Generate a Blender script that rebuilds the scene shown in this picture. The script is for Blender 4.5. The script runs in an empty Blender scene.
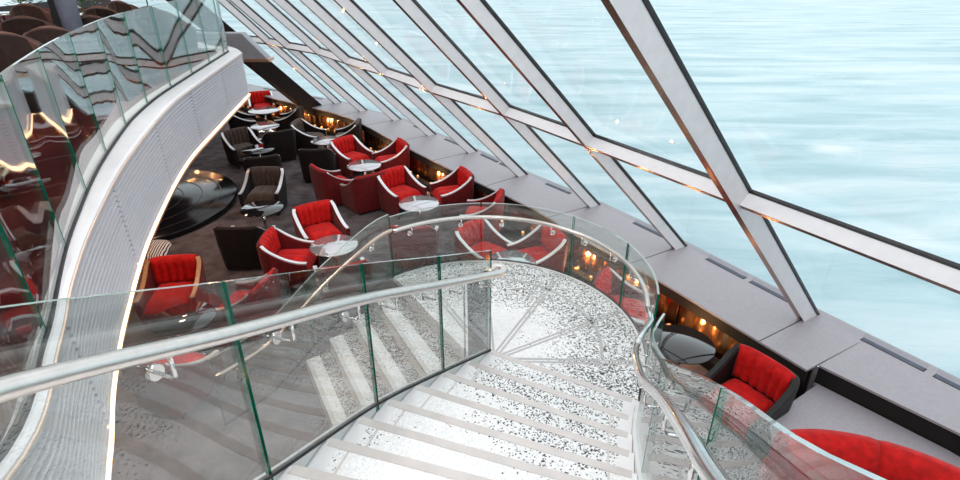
import bpy, math, random
from mathutils import Vector, Matrix
from math import sin, cos, pi, radians as R, sqrt, atan2, hypot
random.seed(7)
S = bpy.context.scene
col = S.collection
F_, PITCH, H = 555.0, R(27), 4.4
CP, SP = cos(PITCH), sin(PITCH)

def at(x, y, z):
    """point at height z on the sight line through photo position x, y"""
    dx, dy = x-480, y-240
    r = (dx, F_*CP-dy*SP, -F_*SP-dy*CP)
    t = (z-H)/r[2]
    return Vector((r[0]*t, r[1]*t, z))

# ------------------------------------------------------------------ materials
def mat(name, c, rough=.5, metal=0., var=.08, scale=8., bump=0., bscale=40., rvar=.0, coat=0., spec=.5, emit=None, es=0., sheen=0.):
    m = bpy.data.materials.new(name); m.use_nodes = True
    nt = m.node_tree; n = nt.nodes; l = nt.links
    b = n['Principled BSDF']
    tc = n.new('ShaderNodeTexCoord')
    nz = n.new('ShaderNodeTexNoise'); nz.inputs['Scale'].default_value = scale; nz.inputs['Detail'].default_value = 4
    l.new(tc.outputs['Object'], nz.inputs['Vector'])
    cr = n.new('ShaderNodeValToRGB')
    cr.color_ramp.elements[0].position = .3; cr.color_ramp.elements[1].position = .7
    cr.color_ramp.elements[0].color = (*[max(0, v*(1-var)) for v in c], 1)
    cr.color_ramp.elements[1].color = (*[min(1, v*(1+var)) for v in c], 1)
    l.new(nz.outputs['Fac'], cr.inputs['Fac']); l.new(cr.outputs['Color'], b.inputs['Base Color'])
    b.inputs['Roughness'].default_value = rough; b.inputs['Metallic'].default_value = metal
    b.inputs['Specular IOR Level'].default_value = spec
    b.inputs['Coat Weight'].default_value = coat; b.inputs['Coat Roughness'].default_value = .03
    b.inputs['Sheen Weight'].default_value = sheen
    if rvar:
        mr = n.new('ShaderNodeMapRange'); mr.inputs['To Min'].default_value = max(0, rough-rvar); mr.inputs['To Max'].default_value = rough+rvar
        l.new(nz.outputs['Fac'], mr.inputs['Value']); l.new(mr.outputs['Result'], b.inputs['Roughness'])
    if bump:
        n2 = n.new('ShaderNodeTexNoise'); n2.inputs['Scale'].default_value = bscale; l.new(tc.outputs['Object'], n2.inputs['Vector'])
        bp = n.new('ShaderNodeBump'); bp.inputs['Strength'].default_value = bump; bp.inputs['Distance'].default_value = .01
        l.new(n2.outputs['Fac'], bp.inputs['Height']); l.new(bp.outputs['Normal'], b.inputs['Normal'])
    if emit:
        b.inputs['Emission Color'].default_value = (*emit, 1); b.inputs['Emission Strength'].default_value = es
    return m

def glass_mat(name, gain, base, tint=(.93, .97, .95)):
    m = bpy.data.materials.new(name); m.use_nodes = True
    nt = m.node_tree; n = nt.nodes; l = nt.links
    n.remove(n['Principled BSDF']); out = n['Material Output']
    lw = n.new('ShaderNodeLayerWeight'); lw.inputs['Blend'].default_value = .5
    pw = n.new('ShaderNodeMath'); pw.operation = 'POWER'; pw.inputs[1].default_value = 4.0; l.new(lw.outputs['Facing'], pw.inputs[0])
    ma = n.new('ShaderNodeMath'); ma.operation = 'MULTIPLY_ADD'; ma.use_clamp = True
    ma.inputs[1].default_value = gain; ma.inputs[2].default_value = base
    l.new(pw.outputs[0], ma.inputs[0])
    tr = n.new('ShaderNodeBsdfTransparent'); tr.inputs['Color'].default_value = (*tint, 1)
    gl = n.new('ShaderNodeBsdfGlossy'); gl.inputs['Roughness'].default_value = .015
    tc = n.new('ShaderNodeTexCoord'); nz = n.new('ShaderNodeTexNoise'); nz.inputs['Scale'].default_value = 1.3
    l.new(tc.outputs['Object'], nz.inputs['Vector'])
    bp = n.new('ShaderNodeBump'); bp.inputs['Strength'].default_value = .25; bp.inputs['Distance'].default_value = .002
    l.new(nz.outputs['Fac'], bp.inputs['Height']); l.new(bp.outputs['Normal'], gl.inputs['Normal'])
    mx = n.new('ShaderNodeMixShader')
    l.new(ma.outputs[0], mx.inputs[0]); l.new(tr.outputs[0], mx.inputs[1]); l.new(gl.outputs[0], mx.inputs[2])
    l.new(mx.outputs[0], out.inputs['Surface'])
    return m

def mosaic_mat(name, light, dark, thr, scale=60., patch=1.2, radial=None, rough=.35):
    """crystal mosaic: pale ground sprinkled with dark chips, denser in patches"""
    m = bpy.data.materials.new(name); m.use_nodes = True
    nt = m.node_tree; n = nt.nodes; l = nt.links; b = n['Principled BSDF']
    tc = n.new('ShaderNodeTexCoord')
    vo = n.new('ShaderNodeTexVoronoi'); vo.inputs['Scale'].default_value = scale; l.new(tc.outputs['Object'], vo.inputs['Vector'])
    sep = n.new('ShaderNodeSeparateColor'); l.new(vo.outputs['Color'], sep.inputs[0])
    nz = n.new('ShaderNodeTexNoise'); nz.inputs['Scale'].default_value = patch; nz.inputs['Detail'].default_value = 1; l.new(tc.outputs['Object'], nz.inputs['Vector'])
    th = n.new('ShaderNodeMapRange'); th.inputs['From Min'].default_value = .45; th.inputs['From Max'].default_value = .68
    th.inputs['To Min'].default_value = thr[0]; th.inputs['To Max'].default_value = thr[1]
    l.new(nz.outputs['Fac'], th.inputs['Value'])
    val = th.outputs['Result']
    if radial:
        ln = n.new('ShaderNodeVectorMath'); ln.operation = 'LENGTH'; l.new(tc.outputs['Object'], ln.inputs[0])
        rr = n.new('ShaderNodeMapRange'); rr.inputs['From Min'].default_value = radial[0]; rr.inputs['From Max'].default_value = radial[1]
        rr.inputs['To Min'].default_value = 0; rr.inputs['To Max'].default_value = radial[2]
        l.new(ln.outputs['Value'], rr.inputs['Value'])
        ad = n.new('ShaderNodeMath'); ad.operation = 'ADD'; l.new(val, ad.inputs[0]); l.new(rr.outputs['Result'], ad.inputs[1]); val = ad.outputs[0]
    lt = n.new('ShaderNodeMath'); lt.operation = 'LESS_THAN'; l.new(sep.outputs[0], lt.inputs[0]); l.new(val, lt.inputs[1])
    g = n.new('ShaderNodeMapRange'); g.inputs['To Min'].default_value = .8; g.inputs['To Max'].default_value = 1.0; l.new(sep.outputs[1], g.inputs['Value'])
    mul = n.new('ShaderNodeMixRGB'); mul.blend_type = 'MULTIPLY'; mul.inputs[0].default_value = 1; mul.inputs[1].default_value = (*light, 1)
    l.new(g.outputs['Result'], mul.inputs[2])
    mx = n.new('ShaderNodeMixRGB'); l.new(lt.outputs[0], mx.inputs[0]); l.new(mul.outputs[0], mx.inputs[1]); mx.inputs[2].default_value = (*dark, 1)
    l.new(mx.outputs[0], b.inputs['Base Color'])
    b.inputs['Roughness'].default_value = rough
    return m

def velvet_mat(name, c, sheen=.4):
    return mat(name, c, rough=.75, var=.25, scale=14, bump=.25, bscale=90, sheen=sheen, spec=.2)

M = dict(
 red=velvet_mat('red_velvet', (.52, .006, .005), .06),
 red_dark=velvet_mat('deep_red_upholstery', (.13, .006, .008), .1),
 brown=velvet_mat('brown_velvet', (.055, .034, .026), .25),
 brown_dark=velvet_mat('black_brown_upholstery', (.010, .006, .006), .05),
 silver=mat('satin_silver', (.80, .80, .82), rough=.35, metal=.55, var=.04, scale=20),
 tub_shell=velvet_mat('dark_chestnut_leather', (.022, .010, .008), .1),
 tub_inner=velvet_mat('chestnut_velvet', (.10, .045, .035), .2),
 wood_arm=mat('tan_wood', (.52, .27, .13), rough=.4, var=.25, scale=25),
 steel=mat('polished_steel', (.80, .78, .77), rough=.12, metal=1., var=.03, scale=5),
 brush=mat('brushed_steel', (.72, .68, .65), rough=.28, metal=1., var=.06, scale=30),
 tabletop=mat('pale_glossy_tabletop', (.62, .61, .64), rough=.06, metal=.65, var=.03, coat=.5),
 blacktop=mat('black_glossy_tabletop', (.012, .012, .014), rough=.04, var=.1, coat=1.),
 black=mat('matt_black', (.008, .007, .008), rough=.6, var=.2),
 carpet=mat('plum_grey_carpet', (.120, .100, .104), rough=.95, var=.45, scale=3.5, bump=.5, bscale=160, spec=.1),
 deckcarpet=mat('dark_red_carpet', (.07, .007, .008), rough=.9, var=.7, scale=2.2, bump=.4, bscale=120, spec=.1),
 stone=mat('grey_stone_ledge', (.36, .34, .37), rough=.42, var=.06, scale=30, spec=.4),
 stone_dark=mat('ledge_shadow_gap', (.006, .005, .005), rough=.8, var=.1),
 bronze=mat('bronze_panel', (.62, .33, .15), rough=.25, metal=1., var=.35, scale=3, rvar=.08),
 bronze_side=mat('bronze_mullion_side', (.30, .17, .12), rough=.22, metal=1., var=.2, scale=2),
 alu=mat('satin_aluminium', (.78, .76, .78), rough=.38, metal=.1, var=.04, scale=12),
 alu_white=mat('white_painted_metal', (.82, .80, .82), rough=.4, metal=.0, var=.03, scale=12),
 gasket=mat('black_gasket', (.01, .01, .012), rough=.6, var=.1),
 fascia=mat('white_ribbed_panel', (.68, .67, .71), rough=.38, var=.03, scale=6, metal=.2),
 cap=mat('pale_grey_cap', (.74, .73, .77), rough=.3, var=.04, scale=5),
 copper=mat('copper_edge', (.75, .42, .26), rough=.3, metal=.8, var=.1),
 led=mat('warm_led_strip', (1, .8, .6), rough=.5, emit=(1, .60, .32), es=3.2),
 wall=mat('dark_wall', (.035, .028, .028), rough=.7, var=.3, scale=2),
 ceiling=mat('ceiling_panel', (.62, .60, .60), rough=.6, var=.06, scale=2),
 edge=mat('green_glass_edge', (.0, .16, .10), rough=.2, var=.25, scale=6, emit=None),
 nosing=mat('beige_metal_nosing', (.66, .61, .59), rough=.35, metal=.5, var=.06, scale=8),
 stringer=mat('white_stair_side', (.80, .79, .80), rough=.4, var=.03),
 inlay=mat('grey_metal_inlay', (.52, .50, .50), rough=.3, metal=.4, var=.05),
 glass=glass_mat('balustrade_glass', .85, .08),
 mirror_glass=glass_mat('lightly_mirrored_glass', .85, .14, (.91, .94, .93)),
 pane=glass_mat('window_glass', .35, .006, (.96, .985, .99)),
 peach_bead=mat('pale_peach_edge', (.85, .66, .54), rough=.4, var=.03),
 rib_grey=mat('grey_ribbed_metal', (.36, .37, .42), rough=.4, var=.05),
 warm_steel=mat('warm_brushed_steel', (.62, .50, .41), rough=.25, metal=1., var=.08),
 stage=mat('stage_gloss_black', (.006, .006, .008), rough=.16, var=.2, spec=.35),
 ring_dark=mat('dark_bronze_ring', (.10, .07, .05), rough=.4, metal=.6),
 flame=mat('candle_glow', (1, .6, .3), emit=(1, .5, .18), es=6),
 cup=mat('amber_glass_cup', (.5, .3, .12), rough=.1, var=.2, coat=1),
 lampglow=mat('lamp_glow', (1, .9, .8), emit=(1, .86, .7), es=4),
 chrome_plate=mat('mirror_plate', (.30, .30, .31), rough=.06, metal=1., var=.25, scale=7),
 column=mat('blue_grey_column', (.16, .18, .24), rough=.5, var=.15, scale=8),
 peach=mat('peach_cloth', (.85, .55, .42), rough=.7, var=.1),
 leaf=mat('dark_leaf', (.03, .10, .03), rough=.6, var=.5, scale=30),
 petal=mat('white_petal', (.85, .80, .78), rough=.7, var=.1),
 pot=mat('white_pot', (.8, .76, .72), rough=.3, var=.05),
 striped=None,
)
M['tread'] = mosaic_mat('white_crystal_tread', (.90, .90, .91), (.03, .03, .035), (.0, .30), scale=105, patch=.8)
M['ltread'] = mosaic_mat('white_crystal_lower_tread', (.88, .88, .89), (.05, .045, .05), (-.05, .12), scale=95, patch=1.1)
M['speckle'] = mosaic_mat('black_speckled_crystal', (.62, .60, .58), (.05, .045, .045), (.35, .62), scale=90, patch=1.5)
M['landing'] = mosaic_mat('crystal_landing', (.92, .92, .93), (.035, .03, .03), (-.02, .10), scale=85, patch=1.6, radial=(1.0, 1.35, .34))
# striped cushion cloth
def striped_mat():
    m = bpy.data.materials.new('black_white_stripes'); m.use_nodes = True
    n = m.node_tree.nodes; l = m.node_tree.links; b = n['Principled BSDF']
    tc = n.new('ShaderNodeTexCoord'); w = n.new('ShaderNodeTexWave'); w.inputs['Scale'].default_value = 9; w.inputs['Distortion'].default_value = 3
    l.new(tc.outputs['Object'], w.inputs['Vector'])
    cr = n.new('ShaderNodeValToRGB'); cr.color_ramp.interpolation = 'CONSTANT'; cr.color_ramp.elements[0].color = (.02, .02, .02, 1)
    cr.color_ramp.elements[1].color = (.75, .72, .7, 1); cr.color_ramp.elements[1].position = .45
    l.new(w.outputs['Fac'], cr.inputs['Fac']); l.new(cr.outputs['Color'], b.inputs['Base Color']); b.inputs['Roughness'].default_value = .8
    return m
M['striped'] = striped_mat()

# ------------------------------------------------------------------ mesh builder
ORG = {}
def org(o):
    return ORG.get(o.name, Vector((0, 0, 0)))
class MB:
    def __init__(s): s.v = []; s.f = []; s.m = []; s.sm = []
    def add(s, vs, fs, mi=0, smooth=False):
        k = len(s.v); s.v += [tuple(p) for p in vs]
        for f in fs: s.f.append([i+k for i in f]); s.m.append(mi if not isinstance(mi, list) else mi[len(s.f) % len(mi)]); s.sm.append(smooth)
        return s
    def box(s, c, d, rz=0, mi=0, bev=0):
        cx, cy, cz = c; x, y, z = d[0]/2, d[1]/2, d[2]/2
        vs = []
        for sx, sy, sz in ((-1,-1,-1),(1,-1,-1),(1,1,-1),(-1,1,-1),(-1,-1,1),(1,-1,1),(1,1,1),(-1,1,1)):
            px, py = sx*x, sy*y
            vs.append((cx+px*cos(rz)-py*sin(rz), cy+px*sin(rz)+py*cos(rz), cz+sz*z))
        return s.add(vs, [(3,2,1,0),(4,5,6,7),(0,1,5,4),(1,2,6,5),(2,3,7,6),(3,0,4,7)], mi)
    def rings(s, rings, closed=True, capend=True, mi=0, smooth=True):
        n = len(rings[0]); vs = [p for r in rings for p in r]; fs = []
        for i in range(len(rings)-1):
            for j in range(n if closed else n-1):
                a = i*n+j; b = i*n+(j+1) % n
                fs.append((a, b, b+n, a+n))
        s.add(vs, fs, mi, smooth)
        if capend and closed:
            k = len(s.v)-len(vs)
            for base, rev in ((k, True), (k+(len(rings)-1)*n, False)):
                f = list(range(base, base+n)); s.f.append(f[::-1] if rev else f); s.m.append(mi); s.sm.append(False)
        return s
    def tube(s, path, r, seg=10, mi=0, flat=1.0):
        path = [Vector(p) for p in path]; rr = []
        for i, p in enumerate(path):
            d = (path[min(i+1, len(path)-1)]-path[max(i-1, 0)]).normalized()
            up = Vector((0, 0, 1)) if abs(d.z) < .95 else Vector((0, 1, 0))
            a = d.cross(up).normalized(); b = a.cross(d).normalized()
            rad = r[i] if isinstance(r, (list, tuple)) else r
            rr.append([p+a*cos(2*pi*k/seg)*rad+b*sin(2*pi*k/seg)*rad*flat for k in range(seg)])
        return s.rings(rr, mi=mi)
    def lathe(s, prof, o=(0, 0, 0), seg=28, mi=0):
        rr = [[(o[0]+r*cos(2*pi*k/seg), o[1]+r*sin(2*pi*k/seg), o[2]+z) for k in range(seg)] for r, z in prof]
        return s.rings(rr, mi=mi)
    def sweep(s, path, prof, mi=0, smooth=False, closed=True):
        """prof = (side, up) pairs; side is to the right of travel"""
        path = [Vector(p) for p in path]; rr = []
        for i, p in enumerate(path):
            d = path[min(i+1, len(path)-1)]-path[max(i-1, 0)]; d.z = 0; d.normalize()
            a = Vector((d.y, -d.x, 0))
            rr.append([p+a*u+Vector((0, 0, w)) for u, w in prof])
        return s.rings(rr, closed=closed, mi=mi, smooth=smooth)
    def poly(s, pts, z0, z1, mi=0):
        n = len(pts)
        vs = [(p[0], p[1], z0) for p in pts]+[(p[0], p[1], z1) for p in pts]
        fs = [list(range(n))[::-1], list(range(n, 2*n))]+[(i, (i+1) % n, (i+1) % n+n, i+n) for i in range(n)]
        return s.add(vs, fs, mi)
    def build(s, name, mats, parent=None, loc=None):
        me = bpy.data.meshes.new(name)
        o0 = Vector((0, 0, 0))
        if parent is not None: o0 = org(parent)
        elif loc == 'auto':
            xs = [p[0] for p in s.v]; ys = [p[1] for p in s.v]; zs = [p[2] for p in s.v]
            o0 = Vector(((min(xs)+max(xs))/2, (min(ys)+max(ys))/2, min(zs)))
        elif loc is not None: o0 = Vector(loc)
        me.from_pydata([tuple(Vector(p)-o0) for p in s.v], [], s.f)
        for m in (mats if isinstance(mats, (list, tuple)) else [mats]): me.materials.append(m)
        for i, p in enumerate(me.polygons): p.material_index = s.m[i]; p.use_smooth = s.sm[i]
        me.update()
        o = bpy.data.objects.new(name, me); col.objects.link(o)
        if parent is not None: o.parent = parent; ORG[o.name] = o0
        else: o.location = o0; ORG[o.name] = o0
        return o

def bevel(o, w=.01, seg=2):
    b = o.modifiers.new('bevel', 'BEVEL'); b.width = w; b.segments = seg; b.limit_method = 'ANGLE'; b.angle_limit = R(40)
    return o
def empty(name, loc=(0, 0, 0), rz=0):
    o = bpy.data.objects.new(name, None); col.objects.link(o); o.location = loc; o.rotation_euler = (0, 0, rz)
    o.empty_display_size = .1; ORG[o.name] = Vector(loc)
    return o
def tag(o, label=None, cat=None, group=None, kind=None):
    for k, v in (('label', label), ('category', cat), ('group', group), ('kind', kind)):
        if v: o[k] = v
    return o
def struct(o): o['kind'] = 'structure'; return o
def copy_tree(o, parent=None):
    c = o.copy(); col.objects.link(c)
    if parent is not None: c.parent = parent; c.matrix_parent_inverse = o.matrix_parent_inverse.copy()
    for ch in list(o.children):
        copy_tree(ch, c)
    return c
def catmull(pts, n=6):
    pts = [Vector(p) for p in pts]; out = []
    for i in range(len(pts)-1):
        p0 = pts[max(i-1, 0)]; p1 = pts[i]; p2 = pts[i+1]; p3 = pts[min(i+2, len(pts)-1)]
        for k in range(n):
            t = k/n
            out.append(.5*((2*p1)+(-p0+p2)*t+(2*p0-5*p1+4*p2-p3)*t*t+(-p0+3*p1-3*p2+p3)*t**3))
    out.append(pts[-1]); return out
def by_len(path, s):
    acc = 0
    for a, b in zip(path, path[1:]):
        L = (b-a).length
        if acc+L >= s: return a.lerp(b, (s-acc)/L if L else 0)
        acc += L
    return path[-1].copy()
def plen(path): return sum((b-a).length for a, b in zip(path, path[1:]))
def offs(path, d):
    out = []
    for i, p in enumerate(path):
        t = path[min(i+1, len(path)-1)]-path[max(i-1, 0)]; t.z = 0; t.normalize()
        out.append(p+Vector((t.y, -t.x, 0))*d)
    return out

# ------------------------------------------------------------------ the sea and the glazed facade
SILL = .65
feet_px = [(340,102),(366,110),(400,119),(435,134),(476,151),(526,174),(598,204),(684,245),(815,313)]
FT = [at(x, y, SILL) for x, y in feet_px]
FT = [Vector((-15.5, 24.2, SILL)), Vector((-11.5, 21.3, SILL)), Vector((-7.5, 18.5, SILL))]+FT+[Vector((5.35, 3.15, SILL)), Vector((6.75, .7, SILL)), Vector((8.0, -2.0, SILL)), Vector((9.0, -4.2, SILL))]
NF = []
for i in range(len(FT)):
    d = FT[min(i+1, len(FT)-1)]-FT[max(i-1, 0)]; d.z = 0; d.normalize(); NF.append(Vector((-d.y, d.x, 0)))
ZT = 6.0; LEAN = 1.02
LN = lambda i: LEAN if i < 11 else .98
def lean(i, z): return FT[i]-NF[i]*LN(i)*(z-SILL)+Vector((0, 0, z-SILL))

def sea_mat():
    m = bpy.data.materials.new('sea_water'); m.use_nodes = True
    n = m.node_tree.nodes; l = m.node_tree.links; b = n['Principled BSDF']
    tc = n.new('ShaderNodeTexCoord'); mp = n.new('ShaderNodeMapping'); mp.inputs['Rotation'].default_value = (0, 0, R(-12)); mp.inputs['Scale'].default_value = (.035, .16, 1)
    l.new(tc.outputs['Object'], mp.inputs['Vector'])
    n1 = n.new('ShaderNodeTexNoise'); n1.inputs['Scale'].default_value = 1.; n1.inputs['Detail'].default_value = 5; n1.inputs['Roughness'].default_value = .55; n1.inputs['Distortion'].default_value = .6
    l.new(mp.outputs['Vector'], n1.inputs['Vector'])
    cr = n.new('ShaderNodeValToRGB'); e = cr.color_ramp.elements
    e[0].position = .32; e[0].color = (.27, .49, .54, 1); e[1].position = .72; e[1].color = (.68, .80, .83, 1)
    e2 = cr.color_ramp.elements.new(.5); e2.color = (.46, .66, .71, 1)
    l.new(n1.outputs['Fac'], cr.inputs['Fac'])
    # one soft breaking crest
    c0 = at(832, 149, -18); c1 = at(800, 149, -18)
    vm = n.new('ShaderNodeVectorMath'); vm.operation = 'SUBTRACT'; vm.inputs[1].default_value = (c0.x, c0.y, 0); l.new(tc.outputs['Object'], vm.inputs[0])
    m2 = n.new('ShaderNodeMapping'); m2.inputs['Scale'].default_value = (1/4.2, 1/3.2, 0); l.new(vm.outputs[0], m2.inputs['Vector'])
    n3 = n.new('ShaderNodeTexNoise'); n3.inputs['Scale'].default_value = 1.2; l.new(m2.outputs['Vector'], n3.inputs['Vector'])
    ln = n.new('ShaderNodeVectorMath'); ln.operation = 'LENGTH'; l.new(m2.outputs['Vector'], ln.inputs[0])
    ad = n.new('ShaderNodeMath'); ad.operation = 'ADD'; l.new(ln.outputs['Value'], ad.inputs[0]); l.new(n3.outputs['Fac'], ad.inputs[1])
    mr = n.new('ShaderNodeMapRange'); mr.inputs['From Min'].default_value = .7; mr.inputs['From Max'].default_value = 1.45; mr.inputs['To Min'].default_value = .75; mr.inputs['To Max'].default_value = 0
    l.new(ad.outputs[0], mr.inputs['Value'])
    mx = n.new('ShaderNodeMixRGB'); l.new(mr.outputs['Result'], mx.inputs[0]); l.new(cr.outputs['Color'], mx.inputs[1]); mx.inputs[2].default_value = (.92, .94, .95, 1)
    l.new(mx.outputs[0], b.inputs['Base Color'])
    b.inputs['Roughness'].default_value = .3; b.inputs['Specular IOR Level'].default_value = .9
    n2 = n.new('ShaderNodeTexNoise'); n2.inputs['Scale'].default_value = 2.2; n2.inputs['Detail'].default_value = 6; l.new(mp.outputs['Vector'], n2.inputs['Vector'])
    bp = n.new('ShaderNodeBump'); bp.inputs['Strength'].default_value = .6; bp.inputs['Distance'].default_value = 1.2
    l.new(n2.outputs['Fac'], bp.inputs['Height']); l.new(bp.outputs['Normal'], b.inputs['Normal'])
    return m
s = MB(); s.add([(-2500, -300, -18), (2500, -300, -18), (2500, 4500, -18), (-2500, 4500, -18)], [(0, 1, 2, 3)])
o = s.build('sea', sea_mat()); tag(o, kind='structure')

tn = 0
for i in range(len(FT)-1):
    # window pane, a real sheet 12 mm thick
    a, b, c, d = lean(i, SILL), lean(i+1, SILL), lean(i+1, ZT), lean(i, ZT)
    nrm = (b-a).cross(d-a).normalized()*.012
    p = MB().add([a, b, c, d, a+nrm, b+nrm, c+nrm, d+nrm], [(3,2,1,0),(4,5,6,7),(0,1,5,4),(1,2,6,5),(2,3,7,6),(3,0,4,7)])
    w = p.build('window_%d' % (i+1), M['pane']); struct(w)
def beam(p0, p1, side, inn, w, d):
    """box beam: face 0 (towards the room) aluminium, sides bronze, thin black gasket behind"""
    sd = side*(w/2); k = MB()
    vs = [p0-sd, p0+sd, p0+sd+inn*d, p0-sd+inn*d, p1-sd, p1+sd, p1+sd+inn*d, p1-sd+inn*d]
    k.add(vs, [(0,1,5,4)], 2); k.add(vs, [(2,3,7,6)], 0); k.add(vs, [(1,2,6,5), (3,0,4,7)], 1); k.add(vs, [(3,2,1,0), (4,5,6,7)], 0)
    g = side*(w/2+.005); q = inn*.02
    vs = [p0-g-q, p0+g-q, p0+g+q, p0-g+q, p1-g-q, p1+g-q, p1+g+q, p1-g+q]
    k.add(vs, [(0,1,5,4),(2,3,7,6),(1,2,6,5),(3,0,4,7),(3,2,1,0),(4,5,6,7)], 2)
    return k
for i in range(1, len(FT)-1):
    n_ = NF[i]; t_ = Vector((n_.y, -n_.x, 0)); inn = Vector((-n_.x, -n_.y, -LEAN)).normalized()
    if i in (2,): continue
    k = beam(lean(i, SILL-.02), lean(i, ZT), t_, inn, .08, .155 if i < 11 else .20)
    tn += 1; o = k.build('trim_%d' % tn, [M['bronze_side'], M['alu'], M['gasket']]); struct(o)
# transom
for i in range(len(FT)-1):
    if i < 1: continue
    a, b = lean(i, 2.58), lean(i+1, 2.58)
    n_ = (NF[i]+NF[i+1]).normalized(); side = Vector((-n_.x*LEAN, -n_.y*LEAN, 1)).normalized(); inn = Vector((-n_.x, -n_.y, -LEAN)).normalized()
    k = beam(a, b, side, inn, .06, .15)
    tn += 1; struct(k.build('trim_%d' % tn, [M['bronze_side'], M['alu_white'], M['gasket']]))
# heavy dark raking column beside the first mullion
k = MB(); a = at(320, 104, SILL)+Vector((0, 0, -.05)); n_ = NF[3]; t_ = Vector((n_.y, -n_.x, 0)); b = a-n_*LEAN*(ZT-SILL)+Vector((0, 0, ZT-SILL)); inn = Vector((-n_.x, -n_.y, -LEAN)).normalized()
sd = t_*.16
vs = [a-sd, a+sd, a+sd+inn*.40, a-sd+inn*.40, b-sd, b+sd, b+sd+inn*.40, b-sd+inn*.40]
k.add(vs, [(0,1,5,4),(2,3,7,6),(1,2,6,5),(3,0,4,7),(3,2,1,0),(4,5,6,7)])
o = k.build('raking_column', M['brown_dark'], loc='auto'); tag(o, 'thick dark brown raking column leaning inward at the far left end of the window ledge', 'column')

# ------------------------------------------------------------------ lounge floor, ledge, bronze wall
o = MB().poly([(-16, -5), (9.2, -5)]+[(p.x, p.y) for p in FT[::-1]], -.2, 0).build('floor', M['carpet']); struct(o)
inner_px = [(250,92),(276,99),(314,108),(351,118.5),(394,141),(457,172.5),(534,209),(562,226.6),(587,241),(658,280),(711,312),(807,370)]
IN = catmull([Vector((-11.5, 20.0, SILL)), Vector((-8.6, 18.6, SILL))]+[at(x, y, SILL) for x, y in inner_px], 4)
corner = IN[-1]
IN2 = [at(819, 365, SILL), at(959, 433, SILL), Vector((5.6, 1.2, SILL)), Vector((7.6, -3.5, SILL))]
OUT = [p-NF[i]*(-.12) for i, p in enumerate(FT)]
pts = [p.to_2d() for p in IN[::2]]+([IN[-1].to_2d()] if len(IN) % 2 == 0 else [])+[p.to_2d() for p in IN2]
ledge = MB()
# ledge as a triangulated strip between the inner and the outer edge
innerP = [Vector((p.x, p.y, 0)) for p in pts]
outerP = [Vector((p.x, p.y, 0)) for p in OUT[1:]]
def strip(k, A, B, z0, z1):
    LA, LB = plen(A), plen(B); N = 60
    # pair by normalised length, keep exact inner vertices
    ts = sorted(set([sum((A[j+1]-A[j]).length for j in range(i))/LA for i in range(len(A))]+[sum((B[j+1]-B[j]).length for j in range(i))/LB for i in range(len(B))]))
    P = [(by_len(A, t*LA), by_len(B, t*LB)) for t in ts]
    for z, fl in ((z1, False), (z0, True)):
        vs = []; fs = []
        for a, b in P: vs += [(a.x, a.y, z), (b.x, b.y, z)]
        for i in range(len(P)-1):
            f = (2*i, 2*i+2, 2*i+3, 2*i+1); fs.append(f if fl is False else f[::-1])
        k.add(vs, fs, 0)
    for side in (0, 1):
        vs = []; fs = []
        for q in P: p = q[side]; vs += [(p.x, p.y, z0), (p.x, p.y, z1)]
        for i in range(len(P)-1): fs.append((2*i, 2*i+2, 2*i+3, 2*i+1))
        k.add(vs, fs, 0)
    return P
ic = len(pts)-len(IN2)
sp = min(range(0, 2000), key=lambda i: (by_len(outerP, plen(outerP)*i/2000)-innerP[ic-1]-Vector((1.1, .62, 0))).length)
Sx = plen(outerP)*sp/2000; acc = 0; oa = []; ob_ = [by_len(outerP, Sx)]
for i, p in enumerate(outerP):
    if i: acc += (p-outerP[i-1]).length
    if acc < Sx-.01: oa.append(p)
    elif acc > Sx+.01: ob_.append(p)
oa.append(by_len(outerP, Sx))
strip(ledge, innerP[:ic], oa, SILL-.025, SILL)
strip(ledge, innerP[ic:], ob_, SILL-.025, SILL)
tn += 1; struct(ledge.build('trim_%d' % tn, M['stone']))
# joints in the stone, thin dark strips let into its top
k = MB()
LI = plen(IN)
for i in range(len(FT)-2):
    f = FT[i+1] if i else FT[1]
    # nearest point on the inner edge
    q = min([by_len(innerP, s_*.1) for s_ in range(0, int(plen(innerP)*10))], key=lambda p: (p.to_2d()-f.to_2d()).length)
    d = (Vector((f.x, f.y, 0))-q); L = d.length; d.normalize(); c = q+d*L/2
    k.box((c.x, c.y, SILL+.0005), (L, .010, .003), atan2(d.y, d.x))
tn += 1; struct(k.build('trim_%d' % tn, M['gasket']))
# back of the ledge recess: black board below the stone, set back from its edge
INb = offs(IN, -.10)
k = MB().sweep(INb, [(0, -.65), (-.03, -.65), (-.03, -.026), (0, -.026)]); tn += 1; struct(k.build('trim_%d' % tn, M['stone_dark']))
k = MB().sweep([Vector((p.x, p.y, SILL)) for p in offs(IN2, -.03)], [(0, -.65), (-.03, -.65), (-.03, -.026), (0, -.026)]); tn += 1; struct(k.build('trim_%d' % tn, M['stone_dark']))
k = MB().sweep(offs(IN, -.012), [(0, -.17), (-.02, -.17), (-.02, -.026), (0, -.026)]); tn += 1; struct(k.build('trim_%d' % tn, M['stone_dark']))
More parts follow.
